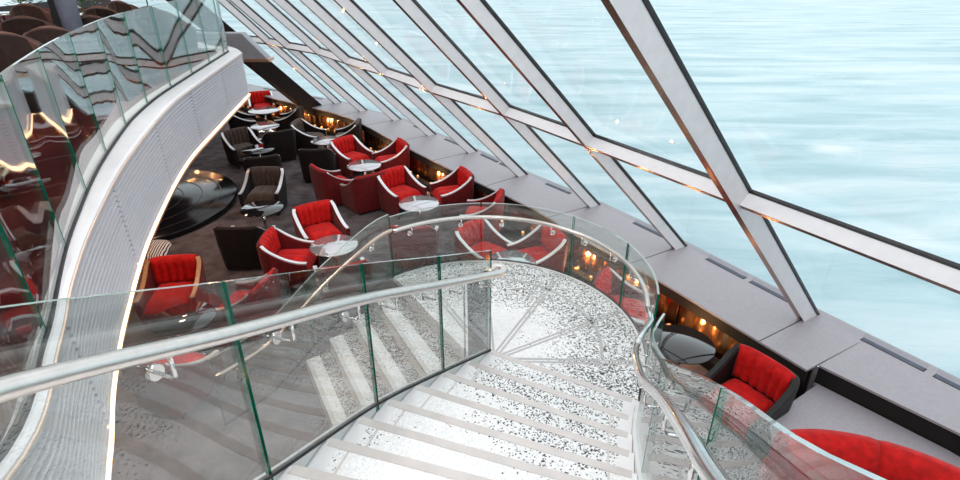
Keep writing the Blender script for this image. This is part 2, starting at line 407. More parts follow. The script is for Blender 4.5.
# fluted bronze panels along the wall, one object per panel
Lw = plen(INb); s0 = 1.0; pid = 0; proto_panels = []
INc = offs(IN, -.03)
while s0 < Lw-.4:
    seg = min(1.35, Lw-.05-s0); k = MB(); n = int(seg/.03); rows = []
    for j in range(n+1):
        ss = s0+seg*j/n; p = by_len(INc, ss); q = by_len(INc, ss+.02); d = (q-p); d.z = 0
        if d.length < 1e-5: d = by_len(INc, ss)-by_len(INc, ss-.02)
        d.normalize(); a = Vector((d.y, -d.x, 0)); w = .028*abs(sin(pi*(ss)/.27))
        p = p-a*(.02)+a*w
        rows.append([(p.x, p.y, .05), (p.x, p.y, .575), (p.x-a.x*.045, p.y-a.y*.045, .575), (p.x-a.x*.045, p.y-a.y*.045, .05)])
    k.rings(rows, closed=True, smooth=False)
    o = k.build('bronze_wall_panel', M['bronze'], loc='auto')
    tag(o, 'scalloped bronze wall panel under the grey window ledge', 'wall panel', 'bronze panels under the window ledge')
    s0 += 1.38; pid += 1

# ledge air vents near the glass
def make_vent():
    r = empty('air_vent'); tag(r, 'slotted dark air vent let into the grey window ledge near the glass', 'vent', 'air vents in the window ledge')
    MB().box((0, 0, .002), (.62, .075, .004)).build('vent_frame', M['gasket'], r)
    k = MB()
    for j in range(4): k.box((0, -.027+.018*j, .006), (.60, .008, .005))
    k.build('vent_slats', M['column'], r)
    return r
proto = make_vent(); first = True
OL = [Vector((p.x, p.y, SILL)) for p in outerP]
tot = plen(OL); s0 = 5.2
acc = 0
while s0 < tot-3.5:
    p = by_len(OL, s0); q = by_len(OL, s0+.05); d = (q-p).normalized(); a = Vector((d.y, -d.x, 0))
    bad = min((p.to_2d()-f.to_2d()).length for f in FT) < .5
    if not bad:
        v = proto if first else copy_tree(proto); first = False
        pp = p+a*.16; v.location = (pp.x, pp.y, SILL); v.rotation_euler.z = atan2(d.y, d.x)
    s0 += .70
# lower stone bench at the right
bp = [at(817, 384, .42), at(793, 401, .42), at(774, 416, .42), at(769, 428, .42), at(778, 452, .42)]
wall2 = offs(IN2, -.02)
bpts = [p.to_2d() for p in bp]+[(3.25, 3.52), (3.8, 3.22), (4.35, 2.75), (4.9, 1.9), (wall2[2].x, wall2[2].y), (wall2[1].x, wall2[1].y), (wall2[0].x, wall2[0].y)]
o = MB().poly(bpts, .36, .42).build('stone_shelf', M['stone'], loc='auto')
tag(o, 'low grey stone shelf with rounded corner behind the red sofa at the right', 'shelf'); bevel(o, .012)
k = MB().poly([(3.2, 3.9), (3.3, 3.65), (4.2, 3.05), (4.5, 3.1), (3.9, 3.9)], 0, .36)
o = k.build('shelf_base', M['black'], parent=o)

# ------------------------------------------------------------------ armchairs and tables
def chair_path(n=40, w=.35, yf=.33, yb=-.34, r=.14):
    pts = [(-w, yf), (-w, .1), (-w, yb+r)]
    for k in range(1, 7):
        a = pi+pi/2*k/7; pts.append((-w+r+r*cos(a), yb+r+r*sin(a)))
    pts += [(-w+r, yb), (0, yb-.015), (w-r, yb)]
    for k in range(1, 7):
        a = -pi/2+pi/2*k/7; pts.append((w-r+r*cos(a), yb+r+r*sin(a)))
    pts += [(w, yb+r), (w, .1), (w, yf)]
    return [Vector((x, y, 0)) for x, y in pts]
def make_armchair(name, face, shellm, arm, hb=.77, ha=.48, tub=False):
    r = empty(name)
    P0 = chair_path(r=.34, yb=-.36) if tub else chair_path(); L = plen(P0); N = 56
    def hgt(p):  # top line: high at the back, sweeping down to the arm fronts
        t = min(1, max(0, (p.y+.30)/.60))
        if tub: return -.13*(p.x/.35)**2+hb-(hb-ha)*max(0, min(1, (p.y+.36)/.6))**1.3
        return hb-(hb-ha)*(1-(1-t)**1.9)
    path = [by_len(P0, L*i/N) for i in range(N+1)]
    T = .055; rows = []
    for i, p in enumerate(path):
        d = path[min(i+1, N)]-path[max(i-1, 0)]; d.normalize(); a = Vector((d.y, -d.x, 0))  # outward is -a? choose by centre
        outw = a if a.dot(Vector((p.x, p.y, 0))) > 0 else -a
        h = hgt(p); fl = .02*(h/.8)
        tp = 1-.10*(0)
        rows.append([p-outw*.02+Vector((0, 0, .06)), p+outw*fl+Vector((0, 0, h*.6)), p+outw*(fl+.01)+Vector((0, 0, h-.015)), p+outw*fl*.6+Vector((0, 0, h)),
                     p-outw*(T-.01)+Vector((0, 0, h)), p-outw*T+Vector((0, 0, h-.02)), p-outw*T+Vector((0, 0, .06))])
    MB().rings(rows, closed=True, smooth=False).build('shell', shellm, r)
    # arm trims: slim curved metal straps on the two arms
    for sgn in (-1, 1):
        pp = [p for p in path if p.x*sgn > .2 and p.y > -.30]
        if sgn > 0: pp = pp[::-1] if pp[0].y < pp[-1].y else pp
        pp = sorted(pp, key=lambda p: -p.y)
        tr = []
        for i, p in enumerate(pp):
            d = pp[min(i+1, len(pp)-1)]-pp[max(i-1, 0)]; d.normalize(); a = Vector((d.y, -d.x, 0))
            outw = a if a.dot(Vector((p.x, p.y, 0))) > 0 else -a
            z = hgt(p); c = p-outw*.015
            tr.append([c+outw*.027+Vector((0, 0, z-.006)), c+outw*.027+Vector((0, 0, z+.014)), c-outw*.027+Vector((0, 0, z+.014)), c-outw*.027+Vector((0, 0, z-.006))])
        MB().rings(tr, closed=True, smooth=False).build('armrest', arm, r)
    # seat cushion, softly crowned with three channels
    def cushion(fn, nu, nv):
        k = MB(); vs = [fn(i/nu, j/nv, 1) for i in range(nu+1) for j in range(nv+1)]; m = len(vs)
        vs += [fn(i/nu, j/nv, 0) for i in range(nu+1) for j in range(nv+1)]
        fs = []
        W = nv+1
        for i in range(nu):
            for j in range(nv):
                a = i*W+j; fs.append((a, a+W, a+W+1, a+1)); fs.append((m+a, m+a+1, m+a+W+1, m+a+W))
        for j in range(nv): fs.append((j, j+1, m+j+1, m+j)); a = nu*W+j; fs.append((a+1, a, m+a, m+a+1))
        for i in range(nu): a = i*W; fs.append((a+W, a, m+a, m+a+W)); a = i*W+nv; fs.append((a, a+W, m+a+W, m+a))
        return k.add(vs, fs, 0, True)
    def seat(u, v, top):
        x = (u-.5)*.58; y = -.27+v*.60; e = (1-abs(2*u-1)**6)*(1-abs(2*v-1)**8)
        z = .30+(.13+.012*abs(sin(u*pi*4)))*e*top+.02*top if top else .28
        return (x*(1-.0*v), y, z)
    cushion(seat, 24, 14).build('seat', face, r)
    def back(u, v, top):
        x = (u-.5)*(.56+.04*v); z = .40+v*(hb+.015-.40-(.15*(2*u-1)**2 if tub else 0)); e = (1-abs(2*u-1)**8)*(1-abs(2*v-1)**10)
        y = -.275-.045*v+top*(.05+.035*abs(sin(u*pi*6)))*e-(.02 if not top else 0)+.09*abs(2*u-1)**4*.6
        return (x, y, z)
    cushion(back, 36, 8).build('backrest', face, r)
    for sx, sy in ((-1, 1), (1, 1), (-1, -1), (1, -1)):
        MB().lathe([(.014, 0), (.022, .075)], (sx*.28, sy*.25, 0), 8).build('foot', M['black'], r)
    return r
chair_protos = {}
used = set()
def place_chair(kind, px, tgt, label, group, z=.0, seatz=.43, loc=None, yaw=None):
    if kind not in chair_protos:
        f, s_, a = {'red': ('red', 'red_dark', 'silver'), 'brown': ('brown', 'brown_dark', 'silver'), 'redwood': ('red', 'red_dark', 'wood_arm'), 'redblack': ('red', 'black', 'black'), 'tan': ('tub_inner', 'tub_shell', 'tub_inner')}[kind]
        chair_protos[kind] = make_armchair('armchair', M[f], M[s_], M[a], **(dict(hb=.80, ha=.58, tub=True) if kind == 'tan' else {}))
        c = chair_protos[kind]
    else: c = copy_tree(chair_protos[kind])
    p = loc if loc is not None else at(px[0], px[1], z+seatz)
    c.location = (p[0], p[1], z)
    if yaw is None: yaw = atan2(tgt[1]-p[1], tgt[0]-p[0])-pi/2
    c.rotation_euler.z = yaw
    tag(c, label, 'armchair', group)
    return c
def make_table(top, r=.35, h=.60):
    t = empty('cocktail_table')
    MB().lathe([(.001, h-.022), (r-.02, h-.022), (r-.004, h-.016), (r, h-.008), (r-.004, h), (.001, h)], seg=40).build('table_top', top, t)
    MB().lathe([(.028, .03), (.028, h-.022)], seg=14).build('pedestal', M['steel'], t)
    MB().lathe([(.001, 0), (.20, 0), (.20, .012), (.05, .03), (.001, .03)], seg=28).build('base', M['steel'], t)
    return t
tp = {}
def place_table(kind, px, label, z=0., r=1., group='low round cocktail tables', loc=None):
    if kind not in tp: tp[kind] = make_table(M[kind]); c = tp[kind]
    else: c = copy_tree(tp[kind])
    p = loc if loc is not None else at(px[0], px[1], z+.60)
    c.location = (p[0], p[1], z); c.scale = (r, r, 1)
    tag(c, label, 'table', group); return Vector((p[0], p[1], z))

GR = 'red velvet armchairs in the lounge'; GB = 'dark brown armchairs in the lounge'
T1 = place_table('tabletop', (334, 245), 'pale round cocktail table in front of the red chair nearest the open carpet')
place_chair('red', (321, 229), T1, 'red channel-backed armchair on open carpet just behind the pale round table, facing the stair', GR, yaw=R(-56)-pi/2)
place_chair('red', (290, 256), T1, 'red armchair left of the pale round table, its back towards the balcony fascia', GR)
place_chair('red', (343, 276), T1, 'red armchair seen from behind, over the stair handrail, nearest side of the pale round table', GR)
T2 = place_table('tabletop', (364, 165), 'pale round table ringed by four red armchairs, midway along the window ledge')
place_chair('red', (352, 155), T2, 'red armchair at the far side of the middle table group, behind it', GR, yaw=R(-38)-pi/2)
place_chair('red', (391, 158), T2, 'red armchair with its back to the bronze wall, right of the second table', GR, yaw=R(206)-pi/2)
place_chair('red', (334, 181), T2, 'red armchair showing its plain dark red side, left of the second table', GR)
place_chair('red', (364, 187), T2, 'red armchair half hidden behind another chair, near side of the second table', GR, yaw=R(130)-pi/2)
T3 = place_table('tabletop', (419, 203), 'pale round table just beyond the curved landing glass, left of centre')
place_chair('red', (401, 190), T3, 'red armchair left of and behind the table beyond the curved landing glass', GR, yaw=R(-46)-pi/2)
place_chair('red', (452, 190), T3, 'red armchair by the bronze wall, right of the table beyond the curved glass', GR, yaw=R(202)-pi/2)
place_chair('red', (414, 238), T3, 'red armchair seen from behind through the left end of the curved glass', GR, yaw=R(88)-pi/2)
place_chair('red', (482, 212), T3, 'red armchair whose top only peeks over the middle of the curved handrail', GR, yaw=R(170)-pi/2)
T4 = place_table('tabletop', (511, 262), 'pale round table half hidden by the rim of the stair landing')
place_chair('red', (484, 249), T4, 'red armchair behind the curved glass directly above the steel newel', GR, yaw=R(-40)-pi/2)
place_chair('red', (537, 254), T4, 'red armchair behind the curved glass with silver arms, right of the newel', GR, yaw=R(204)-pi/2)
place_chair('red', (622, 306), T4, 'red armchair seen through glass at the right end of the curved landing rail', GR, yaw=R(-25)-pi/2)
T5 = place_table('blacktop', (682, 343), 'round glossy table beside the right hand stair glass, near the bronze wall')
place_chair('redblack', (742, 397), at(690, 352, 0.5), 'red armchair with black rim against the bronze wall, right of the stair glass', GR, yaw=R(212)-pi/2)
TL = place_table('blacktop', (184, 318), 'black glossy table behind the near handrail at the lower left')
place_chair('redwood', (173, 290), TL, 'red armchair with tan wooden arms beside the balcony fascia, facing the stair', GR, yaw=R(-80)-pi/2)
place_chair('red', (246, 301), TL, 'red armchair right of the black glossy table, behind the near glass', GR, yaw=R(170)-pi/2)
place_chair('red', (172, 366), TL, 'red armchair just under the near handrail, close to the lit fascia edge', GR, yaw=R(70)-pi/2)
TB1 = place_table('blacktop', (262, 208), 'black glossy round table between two dark brown armchairs beside the round stage')
place_chair('brown', (264, 190), TB1, 'dark brown armchair facing the stair behind the black glossy round table', GB, yaw=R(-88)-pi/2)
place_chair('brown', (247, 238), TB1, 'dark brown armchair seen from behind, near side of the black glossy table', GB)
TB2 = place_table('blacktop', (258, 149), 'small black glossy table between two brown armchairs near the fascia')
place_chair('brown', (243, 146), TB2, 'brown armchair close to the fascia edge, facing the small black table', GB, yaw=R(-45)-pi/2)
place_chair('brown', (263, 168), TB2, 'dark armchair seen from behind, directly above the brown armchair facing the stair', GB)
TB3 = place_table('tabletop', (265, 126), 'pale round table in the far group of dark armchairs')
place_chair('brown', (243, 121), TB3, 'dark armchair left of the pale far table, arm curving beside the fascia', GB, yaw=R(20)-pi/2)
place_chair('brown', (290, 119), TB3, 'dark armchair right of the pale far table, arms curving toward it', GB, yaw=R(185)-pi/2)
place_chair('brown', (278, 142), TB3, 'black armchair seen from behind, near side of the pale far table', GB)
TB4 = place_table('tabletop', (326, 140), 'small pale table between two grey-brown armchairs near the bronze wall')
place_chair('brown', (309, 135), TB4, 'grey-brown channel-backed armchair left of the small pale table by the bronze wall', GB, yaw=R(-5)-pi/2)
place_chair('brown', (347, 135), TB4, 'dark brown armchair against the bronze wall, right of the small pale table', GB, yaw=R(185)-pi/2)
place_chair('brown', (319, 160), TB4, 'black armchair seen from behind, directly behind a red armchair', GB)
TF = place_table('tabletop', (264, 110), 'pale round table at the far end, just in front of the farthest red seat', r=1.2)
place_chair('red', (262, 105), TF, 'farthest red armchair, under the sea window at the end of the fascia', GR)

# black glossy round stage with ring inlays
sc = at(128, 209, 0)
st = empty('round_stage', (sc.x, sc.y, 0)); tag(st, 'low round glossy black stage with thin ring lines beside the balcony fascia', 'stage')
MB().lathe([(.001, 0), (2.0, 0), (2.02, .10), (2.0, .12), (.001, .12)], (sc.x, sc.y, 0), 72).build('stage_top', M['stage'], st)
for rad in (1.0, 1.35, 1.7):
    k = MB(); rr = []
    for j in range(73):
        a = 2*pi*j/72; rr.append([(sc.x+(rad+q[0])*cos(a), sc.y+(rad+q[0])*sin(a), .1205+q[1]) for q in ((0, 0), (.012, 0), (.012, .004), (0, .004))])
    k.rings(rr, closed=True, capend=False, smooth=False).build('ring_inlay', M['ring_dark'], st)
# striped cushion leaning by the stage
p = at(155, 256, .15)
k = MB(); rows = []
for j in range(9):
    t = -1+2*j/8; w = .24*(1-abs(t)**4*.5); hh = .09*(1-t*t)**.5+.01
    rows.append([(p.x+t*.24, p.y+cos(a)*w, .16+sin(a)*hh+cos(a)*.06) for a in [2*pi*i/16 for i in range(16)]])
o = k.rings(rows).build('cushion', M['striped'], loc='auto'); tag(o, 'black and white striped cushion behind the red armchair with wooden arms', 'cushion')
o.location.z = .121

# candles along the foot of the bronze wall
def make_candle():
    r = empty('candle_cup'); tag(r, 'small glowing candle cup at the foot of the bronze wall', 'candle', 'candle cups along the bronze wall')
    MB().lathe([(.028, 0), (.035, .07), (.031, .07), (.025, .008), (.001, .008)], seg=12).build('cup', M['cup'], r)
    MB().lathe([(.022, .012), (.022, .045), (.001, .048)], seg=10).build('candle', M['peach'], r)
    MB().lathe([(.001, .048), (.008, .056), (.005, .066), (.001, .075)], seg=8).build('flame', M['flame'], r)
    return r
# a narrow black plinth shelf carries them
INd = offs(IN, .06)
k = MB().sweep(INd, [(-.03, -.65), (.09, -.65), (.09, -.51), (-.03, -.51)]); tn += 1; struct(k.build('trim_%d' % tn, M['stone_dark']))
cp = None; s0 = 2.0; La = plen(INd)
i = 0
while s0 < La-.3:
    p = by_len(INd, s0); q = by_len(INd, s0+.03); d = q-p
    d.normalize(); a = Vector((d.y, -d.x, 0))
    c = make_candle() if cp is None else copy_tree(cp)
    if cp is None: cp = c
    c.location = (p.x+a.x*.05, p.y+a.y*.05, .14)
    if i % 3 == 0:
        ld = bpy.data.lights.new('candle_light', 'POINT'); ld.energy = 9; ld.color = (1, .5, .2); ld.shadow_soft_size = .015
        lo = bpy.data.objects.new('candle_light', ld); col.objects.link(lo); lo.location = (p.x+a.x*.10, p.y+a.y*.10, .33)
    s0 += .30 if i % 4 else .55; i += 1

# curved red sofa at the lower right
sf = [at(778, 431, .80), at(800, 428, .80), at(830, 429, .80), at(870, 436, .80), at(915, 449, .80), at(960, 467, .80), at(1010, 492, .80)]
cxy = [catmull(sf, 5)][0]
so = empty('sofa', (sf[3].x, sf[3].y, 0)); tag(so, 'large curved red velvet sofa seen from behind at the lower right corner', 'sofa')
# split in two back sections at the seam
L = plen(cxy); seam = .0
pref = [i for i, p in enumerate(cxy) if (p-at(890, 441, .80)).length < .12]
si = pref[0] if pref else len(cxy)//2
for a0, b0 in ((0, si), (si, len(cxy)-1)):
    seg = cxy[a0:b0+1]; rows = []
    for i, p in enumerate(seg):
        d = seg[min(i+1, len(seg)-1)]-seg[max(i-1, 0)]; d.z = 0; d.normalize(); a = Vector((d.y, -d.x, 0))   # toward the camera
        e = .012 if i in (0, len(seg)-1) else 0
        prof = [(.0, .08), (.26-e, .08), (.30-e, .40), (.28-e, .62), (.20-e, .74-e), (.08, .80-e), (.0, .79-e), (-.02, .70), (-.02, .4)]
        rows.append([Vector((p.x, p.y, 0))+a*u+Vector((0, 0, w)) for u, w in prof])
    MB().rings(rows, smooth=True).build('back_section', M['red'], so)
rows = []
for i, p in enumerate(cxy[2:-1]):
    j = i+2; d = cxy[min(j+1, len(cxy)-1)]-cxy[j-1]; d.z = 0; d.normalize(); a = Vector((d.y, -d.x, 0))
    rows.append([Vector((p.x, p.y, 0))+a*u+Vector((0, 0, w)) for u, w in ((-.02, .12), (-.02, .36), (-.10, .36), (-.12, .33), (-.12, .12))])
MB().rings(rows, smooth=False).build('seat', M['red'], so)
for t in (.1, .5, .9):
    p = by_len(cxy, L*t); MB().lathe([(.02, 0), (.025, .085)], (p.x+.0, p.y-.12, 0), 8).build('foot', M['black'], so)

# ------------------------------------------------------------------ balcony: fascia, cap, deck and its glass
ZB, ZC = 2.28, 3.02
fas = catmull([Vector((-1.62, .30, 0))]+[Vector((-1.45, 1.16, 0)), at(*(107,470), ZB)]+[at(x, y, ZB) for x, y in [(112,395),(125,322),(150,240),(185,170),(215,134),(249,97)]], 8)
fas = [Vector((p.x, p.y, 0)) for p in fas]
LF = plen(fas)
bf = empty('balcony_fascia', (fas[0].x, fas[0].y, ZB)); tag(bf, 'white ribbed curved balcony fascia sweeping from lower left up to the window', 'balcony edge')
def s_at(x, y, z):   # arc length of the point of the fascia nearest a place
    q = at(x, y, z); best = min(range(0, 400), key=lambda i: (by_len(fas, LF*i/400).to_2d()-q.to_2d()).length); return LF*best/400
cuts = [0, s_at(99, 442, ZB), s_at(129, 274, ZB), s_at(170, 192, ZB), s_at(207, 147, ZB), s_at(232, 117, ZB), LF]
prof = []
NR = 17
for j in range(NR):
    z0 = ZB+.05+(ZC-.03-ZB-.05)*j/NR; z1 = ZB+.05+(ZC-.03-ZB-.05)*(j+1)/NR
    prof += [(-.03, z0), (.018, z0+.012), (.018, z1-.018), (-.03, z1-.002)]
prof = prof+[(-.08, ZC-.032), (-.08, ZB+.05)]
for a0, b0 in zip(cuts, cuts[1:]):
    n = max(4, int((b0-a0)/.12)); gp = .016
    seg = [by_len(fas, a0+gp+(b0-a0-2*gp)*i/n) for i in range(n+1)]
    MB().sweep(seg, prof).build('ribbed_panel', M['fascia'], bf)
MB().sweep(offs(fas, -.065), [(0, ZB+.05), (-.05, ZB+.05), (-.05, ZC-.09), (0, ZC-.09)]).build('backing', M['gasket'], bf)
MB().sweep(fas, [(-.07, ZB), (.022, ZB), (.022, ZB+.035), (-.07, ZB+.045)]).build('copper_edge', M['copper'], bf)
MB().sweep(fas, [(.0, ZB+.040), (.030, ZB+.036), (.034, ZB+.054), (.0, ZB+.054)]).build('light_strip', M['led'], bf)
rows = []
for i, p in enumerate(fas):
    d = fas[min(i+1, len(fas)-1)]-fas[max(i-1, 0)]; d.normalize(); a = Vector((d.y, -d.x, 0))
    wd = .035+.29*min(1, max(0, (p.y-2.2)/3.0))
    rows.append([p+a*u+Vector((0, 0, z)) for u, z in ((-wd, ZC-.025), (.018, ZC-.025), (.02, ZC-.01), (.0, ZC), (-wd, ZC))])
MB().rings(rows, smooth=False).build('cap', M['cap'], bf)
MB().sweep(fas, [(.016, ZC-.032), (.026, ZC-.032), (.026, ZC-.022), (.016, ZC-.022)]).build('copper_bead', M['peach_bead'], bf)
# deck slab and carpet
back = [Vector((-4.75, 10.3, 0)), Vector((-5.9, 11.6, 0)), Vector((-7.1, 14.6, 0)), Vector((-9.5, 17.0, 0)), Vector((-14, 20.3, 0))]
corner = fas[-1]
inn = offs(fas, -.10)
deck = [p.to_2d() for p in inn[2:]]+[p.to_2d() for p in back]+[(-14, -3), (-1.75, -3)]
o = MB().poly([(p[0], p[1]) for p in deck], ZB+.03, 2.94).build('floor_upper', M['deckcarpet']); struct(o)
o = MB().poly([(-1.75, -3), (.55, -3), (.55, -.05), (-1.75, -.05)], 2.7, 2.90).build('floor_landing', M['stringer']); struct(o)
# fascia return at the far corner plus ribbed beam to the raking column
ret = catmull([corner, corner+Vector((-.35, .55, 0)), back[0], back[1]], 6)
rb = empty('ribbed_return', (corner.x, corner.y, ZB)); tag(rb, 'short white ribbed return at the far corner of the balcony', 'balcony edge')
MB().sweep(ret, prof).build('ribbed_panel', M['fascia'], rb)
MB().sweep(ret, [(-.34, ZC-.02), (.02, ZC-.06), (.02, ZC-.02), (-.02, ZC), (-.34, ZC+.01)]).build('cap', M['cap'], rb)
k = MB(); kb = empty('ribbed_beam', (-6.2, 13.0, 2.31)); tag(kb, 'grey ribbed beam with copper lower edge beside the dark raking column', 'beam')
for j in range(20):
    z0 = 2.36+.027*j; xr = -4.80-.48*j/20
    k.box(((-7.2+xr)/2, 13.0, z0+.0135), (xr+7.2, .06, .018))
k.box((-6.3, 13.06, 2.63), (1.8, .05, .55)); k.add([(-7.2, 13.04, 2.36), (-4.82, 13.04, 2.36), (-5.3, 13.04, 2.90), (-7.2, 13.04, 2.90), (-7.2, 13.3, 2.36), (-4.82, 13.3, 2.36), (-5.3, 13.3, 2.90), (-7.2, 13.3, 2.90)], [(0,1,2,3),(7,6,5,4),(0,4,5,1),(1,5,6,2),(2,6,7,3),(3,7,4,0)])
k.build('ribbed_face', M['rib_grey'], kb)
MB().box((-5.97, 13.1, 2.33), (2.46, .36, .055)).build('copper_edge', M['copper'], kb)

def panel(path, z0f, z1f, th, name, parent, gm='glass'):
    """curved glass sheet following path; heights from functions of the path point"""
    rows = []
    for i, p in enumerate(path):
        d = path[min(i+1, len(path)-1)]-path[max(i-1, 0)]; d.z = 0; d.normalize(); a = Vector((d.y, -d.x, 0))*th/2
        z0, z1 = z0f(p), z1f(p); q = Vector((p.x, p.y, 0))
        rows.append([q-a+Vector((0, 0, z0)), q+a+Vector((0, 0, z0)), q+a+Vector((0, 0, z1)), q-a+Vector((0, 0, z1))])
    k = MB(); n = len(rows)
    for c0, c1, mi, sm in ((0, 1, 1, False), (1, 2, 0, True), (2, 3, 2, False), (3, 0, 0, True)):
        vs = [q for r_ in rows for q in (r_[c0], r_[c1])]
        k.add(vs, [(2*i, 2*i+2, 2*i+3, 2*i+1) for i in range(n-1)], mi, sm)
    k.add(rows[0], [(3, 2, 1, 0)], 1); k.add(rows[-1], [(0, 1, 2, 3)], 1)
    return k.build(name, [M[gm], M['edge'], M['cup_edge']], parent)
M['cup_edge'] = mat('pale_glass_edge', (.34, .42, .40), rough=.15, var=.1, coat=1)

ub = empty('balcony_balustrade', (fas[20].x, fas[20].y, ZC)); tag(ub, 'curved frameless glass balustrade of the upper deck, standing on the white fascia', 'balustrade')
gl = []
for i, p in enumerate(fas):
    d = fas[min(i+1, len(fas)-1)]-fas[max(i-1, 0)]; d.normalize(); gl.append(p-Vector((d.y, -d.x, 0))*(.025+.165*min(1, max(0, (p.y-2.2)/3.0))))
gl = [p for p in gl if p.y > 1.0]+[ret[6]+Vector((-.1, -.05, 0))]
GLn = plen(gl); n = 11
for i in range(n):
    a0, b0 = GLn*i/n+.008, GLn*(i+1)/n-.008
    seg = [by_len(gl, a0+(b0-a0)*j/6) for j in range(7)]
    panel(seg, lambda p: ZC-.02, lambda p: ZC+.90, .014, 'glass_panel', ub)
MB().sweep(gl, [(-.013, ZC-.01), (.013, ZC-.01), (.013, ZC+.018), (-.013, ZC+.018)]).build('base_channel', M['gasket'], ub)

# ------------------------------------------------------------------ the stair
ZL = .85; NM = 13; ZU = 2.90; RS = (ZU-ZL)/NM
LP = catmull([Vector((.10, 4.30, ZL+RS)), Vector((-.31, 3.62, 1.32)), Vector((-.70, 2.85, 1.69)), Vector((-1.01, 1.86, 2.17)), Vector((-1.27, 1.12, 2.53)), Vector((-1.48, .25, ZU))], 8)
RP = catmull([Vector((1.34, 3.62, ZL+RS)), Vector((1.15, 3.10, 1.24)), Vector((.95, 2.36, 1.62)), Vector((.79, 1.67, 2.02)), Vector((.63, 1.10, 2.40)), Vector((.53, .70, 2.66)), Vector((.46, .25, ZU))], 8)
def at_z(path, z):
    for a, b in zip(path, path[1:]):
        if a.z <= z <= b.z: return a.lerp(b, (z-a.z)/(b.z-a.z) if b.z > a.z else 0)
    return path[0].copy() if z < path[0].z else path[-1].copy()
stair = empty('staircase', (.05, 4.3, ZL)); tag(stair, 'curved main flight of white crystal mosaic steps climbing from the round landing toward the viewer', 'staircase')
for i in range(1, NM+1):
    z = ZL+RS*i
    l0, r0 = at_z(LP, z), at_z(RP, z)
    if i < NM: l1, r1 = at_z(LP, z+RS), at_z(RP, z+RS)
    else: l1, r1 = l0+Vector((-.05, -.3, 0)), r0+Vector((0, -.3, 0))
    pts = [(r0.x, r0.y), (l0.x, l0.y), (l1.x, l1.y), (r1.x, r1.y)]
    # small overlap under the next step
    d = ((l1+r1)/2-(l0+r0)/2); d.z = 0; d.normalize()
    ext = [(r0.x, r0.y), (l0.x, l0.y), (l1.x+d.x*.03, l1.y+d.y*.03), (r1.x+d.x*.03, r1.y+d.y*.03)]
    tr = MB().poly(ext, z-.035, z).build('tread', M['tread'], stair)
    MB().poly([(r0.x+d.x*.02, r0.y+d.y*.02), (l0.x+d.x*.02, l0.y+d.y*.02), (l0.x+d.x*.05, l0.y+d.y*.05), (r0.x+d.x*.05, r0.y+d.y*.05)], z-RS, z-.036).build('riser', M['stringer'], stair)
    e = (r0-l0).normalized()
    for (q0, q1, sg) in ((l0, l1, 1), (r0, r1, -1)):
        for (b0, b1) in ((.0, .10), (.16, .175)):
            MB().poly([(q0.x+e.x*sg*b0, q0.y+e.y*sg*b0), (q0.x+e.x*sg*b1, q0.y+e.y*sg*b1), (q1.x+e.x*sg*b1, q1.y+e.y*sg*b1), (q1.x+e.x*sg*b0, q1.y+e.y*sg*b0)][::sg], z, z+.0015).build('side_border', M['stringer'] if b0 == 0 else M['nosing'], tr)
    MB().poly([(r0.x-d.x*.012-e.x*.03, r0.y-d.y*.012-e.y*.03), (l0.x-d.x*.012+e.x*.03, l0.y-d.y*.012+e.y*.03), (l0.x+d.x*.045+e.x*.03, l0.y+d.y*.045+e.y*.03), (r0.x+d.x*.045-e.x*.03, r0.y+d.y*.045-e.y*.03)], z-.04, z+.004).build('nosing', M['nosing'], tr)
def stringer(path, th, d0, d1, name, parent, m):
    rows = []
    for i, p in enumerate(path):
        d = path[min(i+1, len(path)-1)]-path[max(i-1, 0)]; d.z = 0; d.normalize(); a = Vector((d.y, -d.x, 0))*th/2
        rows.append([p-a+Vector((0, 0, -d0)), p+a+Vector((0, 0, -d0)), p+a+Vector((0, 0, d1)), p-a+Vector((0, 0, d1))])
    return MB().rings(rows, smooth=False).build(name, m, parent)
LPo = offs(LP, .03); RPo = offs(RP, -.03)
stringer(LPo, .05, .34, -.002, 'stringer', stair, M['stringer'])
stringer(RPo, .05, .34, -.002, 'stringer', stair, M['stringer'])
# soffit under the flight
k = MB(); rows = []
for i in range(20):
    z = ZL+RS+(ZU-ZL-RS)*i/19; a, b = at_z(LP, z), at_z(RP, z); rows.append([a+Vector((0, 0, -.30)), b+Vector((0, 0, -.30)), b+Vector((0, 0, -.27)), a+Vector((0, 0, -.27))])
k.rings(rows, smooth=False).build('soffit', M['stringer'], stair)

# round landing
LC = Vector((.03, 4.72, 0)); LR = 1.62
arc = [(LC.x+LR*cos(R(a)), LC.y+LR*sin(R(a))) for a in range(-24, 134, 4)]
n0a = Vector((arc[-1][0], arc[-1][1], 0)); n0b = Vector((-.02, 4.30, 0))
lpoly = arc+[(n0b.x, n0b.y), (.10, 4.24), (1.34, 3.56)]
ld_ = empty('stair_landing', (LC.x, LC.y, 0)); tag(ld_, 'round white landing with radiating metal inlays at the foot of the main flight', 'landing')
k = MB(); k.poly(lpoly, ZL-.06, ZL)
o = k.build('landing_top', M['landing'], ld_)
k = MB(); k.poly([(LC.x+(LR-.14)*cos(R(a)), LC.y+(LR-.14)*sin(R(a))) for a in range(-24, 134, 4)]+[(-.12, 4.5), (.2, 4.1), (1.2, 3.5)], 0.0, ZL-.06)
k.build('drum', M['stringer'], ld_)
arcv = [Vector((x, y, 0)) for x, y in arc]
MB().sweep(arcv[::-1], [(0, ZL-.07), (-.05, ZL-.07), (-.05, ZL+.012), (0, ZL+.012)]).build('rim', M['stringer'], ld_)
MB().sweep([Vector((LC.x+(LR-.38)*cos(R(a)), LC.y+(LR-.38)*sin(R(a)), 0)) for a in range(130, -18, -4)], [(0, ZL), (.035, ZL), (.035, ZL+.004), (0, ZL+.004)]).build('ring_inlay', M['inlay'], ld_)
hub = Vector((.12, 4.36, 0))
